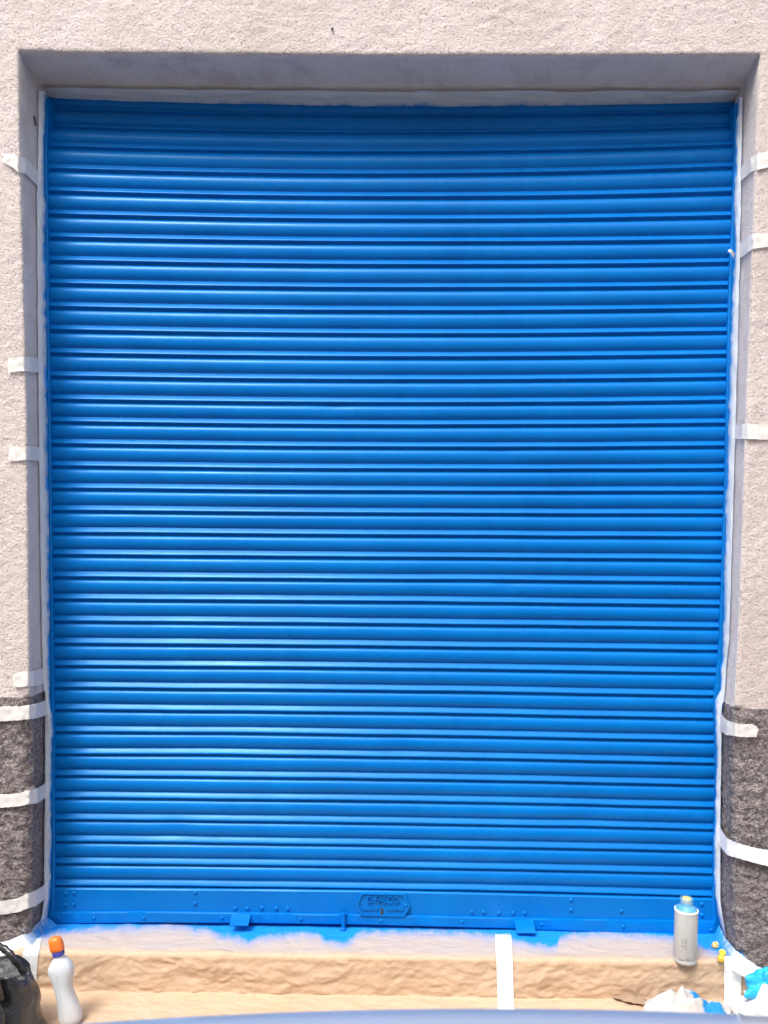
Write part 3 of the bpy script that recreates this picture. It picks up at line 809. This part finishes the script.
prof = [(0,.031,.022,.004),(.004,.0345,.026,.004),(.02,.0365,.028,.005),(.045,.0335,.028,.004),(.070,.0285,.027,.002),(.10,.0255,.026,-.002),(.13,.0285,.026,-.002),(.155,.0355,.027,.000),(.172,.0395,.027,-.001),(.184,.0365,.026,-.001),(.196,.0295,.022,0),(.206,.0205,.019,0),(.209,.0165,.0165,0),(.214,.0150,.015,0),(.220,.0148,.0148,0)]
body = sup(prof).build('bottle_body', M['bottle'], bot, sharp=60)
mb = sup([(.010,.012,.0015,0),(.05,.012,.0015,0),(.12,.009,.0015,0),(.15,.006,.001,0)])
mb = MB()
P_ = []
for k in range(22):   # moulded grip rib on the front
    z = .012+.155*k/21; t = k/21
    c_ = [q for q in prof]; wy = float(np.interp(z, [q[0] for q in prof], [q[2] for q in prof]))
    cxr = -.006+.002*t
    P_.append([tuple(tiltb @ V((cxr+dx_, -wy*1.0-dy_, z))+V((bx, by, bz))) for dx_, dy_ in ((-.0035, -.003), (-.002, .0016), (.002, .0016), (.0035, -.003))])
mb.grid(P_); mb.build('grip_rib', M['bottle'], body, sharp=None)
mb = sup([(.219,.0150,.015,0),(.2195,.0172,.0172,0),(.232,.0172,.0172,0),(.2345,.0160,.016,0)]); mb.build('collar', M['navy'], bot)
mb = sup([(.2345,.0185,.0165,-.001),(.236,.0205,.018,-.001),(.250,.0210,.0182,-.002),(.262,.0205,.0175,-.003),(.270,.0190,.0155,-.004),(.276,.0150,.012,-.0045),(.2785,.009,.007,-.005)]); mb.build('cap', M['orange'], bot, sharp=50)

# ------------------------------------------------------------------ black bag
gx, gy, gz = -1.060, -.385, ZG+.006
bag = thing('black_bag', 'shiny black leather bag with arched handle standing at the left plinth', 'bag', (gx, gy, gz))
P_ = []; n = 72
for i in range(46):
    t = i/45; z = .178*t
    wx = .234-.040*t-.006*math.sin(t*6); wy = .085-.030*sm(.4, 1, t)
    if t < .06: k_ = .90+.1*sm(0, .06, t); wx *= k_; wy *= k_
    ring = []
    for k in range(n):
        a_ = 2*math.pi*k/n; ca, sa = math.cos(a_), math.sin(a_); e = 3.2; rr = (abs(ca)**e+abs(sa)**e)**(-1/e)
        p = V((wx*rr*ca, wy*rr*sa, z))
        f_ = .008*(1-1.8*abs(fbm(p.x*9+2, p.y*9, p.z*6, 3)))+.005*fbm(p.x*14, p.y*14, p.z*11+5, 3)+.024*facet(p.x*13+p.y*4, p.z*11+p.x*6, 3)+.014*facet(p.x*30-p.z*8, p.z*24+p.y*10, 5)
        p += V((ca, sa, .1))*f_*sm(0, .1, t)
        p.z -= .020*math.sin(max(0, ca)*1.4)*t+.034*nz(ca*2.2, sa*2.2, 3)*t*t
        ring.append(tuple(p+V((gx, gy, gz))))
    P_.append(ring)
# gathered opening folding inwards
for q, (s_, dz) in enumerate(((.86, -.004), (.72, -.018), (.55, -.03))):
    ring = [tuple(V((gx+(p[0]-gx)*s_, gy+(p[1]-gy)*s_, p[2]+dz))) for p in P_[45]]
    P_.append(ring)
mb = MB(); b_ = mb.grid(P_, close_v=True, flip=True); mb.f.append([b_+k for k in range(n)][::-1]); e_ = b_+(len(P_)-1)*n; mb.f.append([e_+k for k in range(n)])
mb.build('bag_body', M['leather'], bag, sharp=None)
mb = MB(); 
mb = MB(); mb.tube([tuple(V(P_[k][60])+(V(P_[k][60])-V((gx, gy, P_[k][60][2])))*.015) for k in range(2, 44)], .0032, 8); mb.build('seam', M['leather'], bag, sharp=None)
for dy_, hh_, xa_, xb_, r0_ in ((-.060, .20, -.24, .168, .0125), (.030, .050, .06, .185, .0095)):
    pts = [(gx+xa_+(xb_-xa_)*t, gy+dy_+.01*math.sin(t*6), gz+.160+hh_*math.sin(math.pi*t)**.6-.03*t**4) for t in [k/28 for k in range(29)]]
    mb = MB(); mb.tube(pts, [r0_+.0012*math.sin(k*1.7) for k in range(29)], 12, .7); mb.build('handle', M['leather'], bag, sharp=None)
mb = MB()   # round quilted pocket flap
cpt = V((gx+.150, gy-.085, gz+.100)); P_ = []
for i in range(9):
    r_ = .042*math.sin(i/8*math.pi/2); hgt = .016*math.cos(i/8*math.pi/2)
    P_.append([tuple(cpt+V((r_*math.cos(a_), -hgt-.002*nz(i, a_*2), r_*1.05*math.sin(a_)))) for a_ in [2*math.pi*k/28 for k in range(28)]])
mb.grid(P_, close_v=True); mb.build('side_pocket', M['leather'], bag, sharp=None)

# ------------------------------------------------------------------ rags, glove, film on the pavement
def crumple(name, label, cat, c, size, mat, seed, rot=0, lobes=(), sharpn=1.0, paintf=None, attr=False, sub_=5):
    bm = bmesh.new(); bmesh.ops.create_icosphere(bm, subdivisions=sub_, radius=1)
    vv = []; pa = []
    rm = Matrix.Rotation(rot, 3, 'Z')
    for v_ in bm.verts:
        d_ = v_.co.normalized()
        cr = 1-1.7*abs(fbm(d_.x*1.9+seed, d_.y*1.9, d_.z*1.9, 3)); c2 = 1-2*abs(noise.noise(V((d_.x*4.3, d_.y*4.3+seed, d_.z*4.3)))); c3 = noise.noise(V((d_.x*1.1+seed*2, d_.y*1.1, d_.z*1.1)))
        r_ = .95+sharpn*(.10*cr+.04*c2)+.30*c3
        r_ += .42*sharpn*facet(d_.x*2.3+d_.z*1.4+seed, d_.y*1.9-d_.z*2.6, seed)+.20*sharpn*facet(d_.x*5-d_.y*2, d_.z*5+d_.y*3+seed, seed+3)
        for lv, la, lw in lobes: r_ += la*math.exp(-(d_.angle(V(lv))/lw)**2)
        p = V((d_.x*r_*size[0], d_.y*r_*size[1], d_.z*r_*size[2]))
        p = rm @ p; p.z = max(p.z, -size[2]*.62+.002*nz(p.x*30, p.y*30))
        vv.append(tuple(p+V(c))); pa.append(paintf(d_) if paintf else 0)
    ff = [[q.index for q in f.verts] for f in bm.faces]; bm.free()
    o = mesh_obj(name, vv, ff, M[mat], attrs={'paint': pa}); tag(o, label, cat); return o
g = ZG+.010
def sheet(name, label, cat, c, lx, ly, hfun, mat, seed, rot=0, paintf=None, n=90, th=.0025, outline=.18, taper=None):
    """a creased sheet lying on the ground: top relief, underside and rim"""
    top, bot, pa = [], [], []; cr_, sr_ = math.cos(rot), math.sin(rot); m_ = n//2
    for i in range(n+1):
        a_ = 2*math.pi*i/n; rt, rb = [], []
        e = 3.0; ca, sa = math.cos(a_), math.sin(a_); R_ = (abs(ca)**e+abs(sa)**e)**(-1/e)*(1+outline*2*facet(ca*2.2+seed, sa*2.2, seed)+.10*facet(ca*6, sa*6+seed, seed+1))
        if i == n: R_ = R0_
        if i == 0: R0_ = R_
        for k in range(m_+1):
            q = k/m_; u, v_ = ca*R_*q, sa*R_*q
            x_, y_ = u*lx, v_*ly
            if taper: y_ *= taper(u)
            z_ = hfun(u, v_, q)
            X, Y_ = c[0]+x_*cr_-y_*sr_, c[1]+x_*sr_+y_*cr_
            rt.append((X, Y_, c[2]+z_)); rb.append((X, Y_, c[2]+z_-th)); pa.append(paintf(u, v_) if paintf else 0)
        top.append(rt); bot.append(rb)
    mb_ = MB(); mb_.grid(top); mb_.grid(bot, flip=True)
    N_ = (n+1)*(m_+1)
    for i in range(n): a0 = i*(m_+1)+m_; a1 = (i+1)*(m_+1)+m_; mb_.f.append([a0, N_+a0, N_+a1, a1])
    o = mesh_obj(name, mb_.v, mb_.f, M[mat], attrs={'paint': pa+pa})
    bm = bmesh.new(); bm.from_mesh(o.data); bmesh.ops.remove_doubles(bm, verts=bm.verts, dist=1e-6); bmesh.ops.recalc_face_normals(bm, faces=bm.faces); bm.to_mesh(o.data); bm.free()
    tag(o, label, cat); return o
def rag_h(u, v_, q):
    d = .055*math.exp(-((u+.30)**2*3.2+(v_-.1)**2*2.2))+.030*math.exp(-((u-.45)**2*4+(v_+.1)**2*3))
    return .004+d*(.75+.9*facet(u*3.1, v_*3.6, 5)+.35*facet(u*7, v_*8+u, 6))+.016*(facet(u*2.6+v_, v_*3, 8)+.5)*(1-q*.5)+.005*facet(u*9, v_*9, 9)*(1-q*q)
p = at(694, 1004, -.27)
sheet('paint_rag', 'white crumpled rag smeared with blue paint on the brown paper', 'rag', (p[0], -.262, g), .112, .072, rag_h, 'cloth', 3, -.12,
      paintf=lambda u, v_: .95*math.exp(-((u-.28+.55*(v_-.1))*3.0)**2)*sm(.75, .35, v_)*sm(-1.1, -.5, v_))
p = at(768, 985, -.27)
crumple('rubber_glove', 'bright cyan crumpled rubber glove at the foot of the right plinth', 'glove', (p[0], -.262, g+.076), (.052, .034, .046), 'glove', 8.1, .2, sharpn=.85, lobes=(((-.9,-.5,.1), .75, .24), ((-.6,-.8,-.35), .85, .22), ((-.85,-.1,.62), .55, .24), ((.1,-.95,-.5), .7, .24), ((-.2,-.4,.9), .4, .28)))
p = at(768, 1008, -.31)
crumple('plastic_bag', 'white crumpled plastic bag under the cyan glove', 'plastic bag', (p[0]+.01, -.29, g+.022), (.070, .060, .066), 'film', 5.7, .1, sharpn=1.0)
# glove fingers
gl = bpy.data.objects['rubber_glove']
# brown twisted scrap
a_ = atz(636, 1002, g)
sheet('paper_scrap', 'twisted dark brown paper scrap lying left of the blue stained rag', 'scrap', (a_[0], a_[1]-.004, g), .056, .013,
      lambda u, v_, q: .004+.010*(facet(u*3.5, v_*1.5, 3)+.5)*(1-q*.4)+.007*(1-v_*v_)*(1-q), 'scrap', 7, -.30, n=60, outline=.22)
# nail in the left reveal, small stain hole above the lintel
z_ = at(33, 121, -.055)[2]; xx = jamb_x(-1, z_, -.055)
mb = MB(); mb.tube([(xx-.003, -.055, z_+.012), (xx+.003, -.058, z_+.006), (xx+.006, -.056, z_-.012)], [.0045, .003, .0022], 8)
tag(mb.build('bent_nail', M['dark'], None), 'small dark bent nail in the left reveal near the top', 'nail')
p = at(332.5, 30, -D); mb = MB(); mb.lathe(dome(.0036, .0035), (p[0], p[1]-.003, p[2]), 10, 'y')
tag(mb.build('screw', M['dark'], None), 'tiny dark screw head in the pale stucco above the opening', 'screw')

# ------------------------------------------------------------------ parked car in front (only the bonnet edge shows)
YC = -1.66
car = thing('parked_car', 'pale blue grey parked car, its bonnet edge crossing the foot of the picture', 'car', (1.0, -2.5, ZG-.15))
EDGE = sorted((at(x, y, YC)[0], at(x, y, YC)[2]) for x, y in [(75,1024),(130,1019.5),(256,1013.3),(384,1009.8),(500,1008),(620,1008.8),(768,1016)])
cf = np.polyfit([e[0] for e in EDGE], [e[1] for e in EDGE], 2)
def ztop(x):
    xl_, xr_ = -.35, .45
    xc = min(max(x, xl_), xr_); z = float(np.polyval(cf, xc))
    if x < xl_: z += (x-xl_)*.16-.30*(xl_-x)**2*.9
    if x > xr_: z = z+.02*sm(xr_, 1.2, x)
    return z
P_ = []
zf = ZG-.15+.22
for i in range(90):
    x = -1.0+4.1*i/89
    if i == 0: x = -.99
    zt = ztop(x)+.0028; end = 1-.18*(1-sm(-1.0, -.55, x))-.10*sm(2.6, 3.1, x)
    yc, hw = YC-.875, .875*end
    if i in (0, 89): zt -= .05
    sec = [(-hw*.94, zf), (-hw*1.0, zf+.10), (-hw*1.012, (zf+zt)/2), (-hw*1.01, zt-.10), (-hw*1.005, zt-.030), (-hw*1.002, zt-.012), (-hw*.999, zt-.004), (-hw*.994, zt), (-hw*.97, zt+.004), (-hw*.88, zt+.010), (-hw*.6, zt+.02), (0, zt+.030)]
    ring = [(x, yc+(-a_), z_) for a_, z_ in sec]+[(x, yc+a_, z_) for a_, z_ in sec[-2::-1]]
    P_.append(ring)
mb = MB(); b_ = mb.grid(P_, close_v=True); k_ = len(P_[0]); mb.f.append([b_+k for k in range(k_)]); e_ = b_+89*k_; mb.f.append([e_+k for k in range(k_)])
mb.build('body', M['car'], car, sharp=50)
def cabin(zlo_, zhi_, xf0, xf1, xb0, xb1, ylo, yhi, name, m):
    P_ = []
    for t in (0, .5, .9, 1.0):
        z_ = zlo_+(zhi_-zlo_)*t; xa = xf0+(xf1-xf0)*t; xb = xb0+(xb1-xb0)*t; hw = ylo+(yhi-ylo)*t; yc = YC-.875
        P_.append([(xa, yc-hw*.9, z_), (xa+.12, yc-hw, z_), (xb-.12, yc-hw, z_), (xb, yc-hw*.9, z_), (xb, yc+hw*.9, z_), (xb-.12, yc+hw, z_), (xa+.12, yc+hw, z_), (xa, yc+hw*.9, z_)])
    m_ = MB(); m_.grid(P_, close_v=True); m_.f.append(list(range(24, 32))); return m_.build(name, m, car, sharp=30)
zb_ = ztop(1.3)
cabin(zb_-.02, zb_+.43, 1.25, 1.75, 3.0, 2.75, .80, .64, 'cabin_glass', M['glass'])
cabin(zb_+.425, zb_+.50, 1.72, 1.85, 2.78, 2.65, .66, .58, 'roof', M['car'])
for x in (-.35, 2.35):
    for y in (YC-.13, YC-1.62):
        wz = ZG-.15+.31
        mb = MB(); mb.lathe([(.19, -.10), (.29, -.10), (.31, -.07), (.31, .07), (.29, .10), (.19, .10)], (x, y, wz), 36, 'y', cap=False); w_ = mb.build('wheel', M['tyre'], car)
        mb = MB(); mb.lathe([(.195, -.085), (.195, .085), (.16, .07), (.05, .08), (.02, .085)], (x, y, wz), 30, 'y'); mb.build('rim', M['metal'], w_)
for y in (YC-.28, YC-1.47):
    mb = MB(); mb.lathe([(.10, -.05), (.10, .0), (.085, .025), (.04, .04), (.01, .042)], (-.97, y, ztop(-.9)-.19), 24, 'x', tilt=Matrix.Rotation(math.pi, 3, 'Z')); mb.build('headlight', M['lamp'], car)

# ------------------------------------------------------------------ unseen house across the street, added to cut off low sky light
hb = thing('sky_screen_house', 'unseen beige two storey house across the street, added to block low sky light', 'house', (0, -9.6, ZG-.15))
wxs = [-11.5+3.3*k for k in range(8)]; wzs = [(.6, 2.8), (3.9, 5.7)]
cx_l = [-14]+[q for x in wxs for q in (x-.55, x+.55)]+[14]; cz_l = [ZG-.16]+[q for a_ in wzs for q in a_]+[7.4]
mb = MB()
for i in range(len(cx_l)-1):
    for k in range(len(cz_l)-1):
        b_ = len(mb.v); y_ = -9.6 if not (i % 2 and k % 2) else -9.8
        mb.v += [(cx_l[i], y_, cz_l[k]), (cx_l[i+1], y_, cz_l[k]), (cx_l[i+1], y_, cz_l[k+1]), (cx_l[i], y_, cz_l[k+1])]; mb.f.append([b_, b_+3, b_+2, b_+1])
        if y_ < -9.7:
            mb.v += [(cx_l[i], -9.6, cz_l[k]), (cx_l[i+1], -9.6, cz_l[k]), (cx_l[i+1], -9.6, cz_l[k+1]), (cx_l[i], -9.6, cz_l[k+1])]
            mb.f += [[b_, b_+1, b_+5, b_+4], [b_+1, b_+2, b_+6, b_+5], [b_+2, b_+3, b_+7, b_+6], [b_+3, b_, b_+4, b_+7]]
mb.box(-14, 14, -18, -9.85, ZG-.16, 7.4)
mesh_obj('wall', mb.v, mb.f, M['reveal'], hb, False)
mb = MB(); mb.box(-14.4, 14.4, -18.4, -9.2, 7.403, 7.7); mb.build('roof', M['kerb'], hb, smooth=False)
for x in wxs:
    for a_, b_ in wzs:
        mb = MB(); mb.box(x-.545, x+.545, -9.78, -9.72, a_+.005, b_-.005); mb.build('window', M['glass'], hb, smooth=False)

# ------------------------------------------------------------------ light
SUN_EL, SUN_AZ = math.radians(58), math.radians(-29)   # azimuth from straight in front of the shutter; negative = left
w = bpy.data.worlds.new('World'); SC.world = w; w.use_nodes = True
nt = w.node_tree; bg = nt.nodes['Background']
sky = nt.nodes.new('ShaderNodeTexSky'); sky.sky_type = 'NISHITA'; sky.sun_disc = False
dirv = V((math.sin(SUN_AZ)*math.cos(SUN_EL), -math.cos(SUN_AZ)*math.cos(SUN_EL), math.sin(SUN_EL)))   # towards the sun
sky.sun_elevation = SUN_EL; sky.sun_rotation = math.atan2(dirv.x, dirv.y)
sky.dust_density = 4.0; sky.air_density = 1.0; sky.ozone_density = 1.0
hs = nt.nodes.new('ShaderNodeHueSaturation'); hs.inputs['Saturation'].default_value = .17    # thin cloud veil
nt.links.new(sky.outputs['Color'], hs.inputs['Color']); nt.links.new(hs.outputs['Color'], bg.inputs['Color']); bg.inputs['Strength'].default_value = .15
sd = bpy.data.lights.new('sun', 'SUN'); sd.energy = .95; sd.angle = math.radians(15); sd.color = (1, .955, .90)
so = bpy.data.objects.new('sun', sd); COL.objects.link(so); so.rotation_euler = (-dirv).to_track_quat('-Z', 'Y').to_euler(); so.location = (0, -3, 6)

# ------------------------------------------------------------------ camera
cd = bpy.data.cameras.new('camera'); cam = bpy.data.objects.new('camera', cd); COL.objects.link(cam)
cd.sensor_width = 36; cd.sensor_fit = 'AUTO'; cd.lens = F*36/1024
cd.shift_x = (384-CX)/1024; cd.shift_y = (CY-512)/1024
m3 = Matrix((WAX[0], -WAX[1], -WAX[2])).transposed()
cam.matrix_world = Matrix.Translation(V(CAM)) @ m3.to_4x4()
cd.clip_start = .02; cd.clip_end = 2000
cd.dof.use_dof = True; cd.dof.focus_distance = 2.12; cd.dof.aperture_fstop = 7.5
SC.camera = cam
vs_ = SC.view_settings
vs_.view_transform = 'Standard'; vs_.look = 'None'; vs_.gamma = 1; vs_.exposure = 1.25; vs_.use_curve_mapping = False
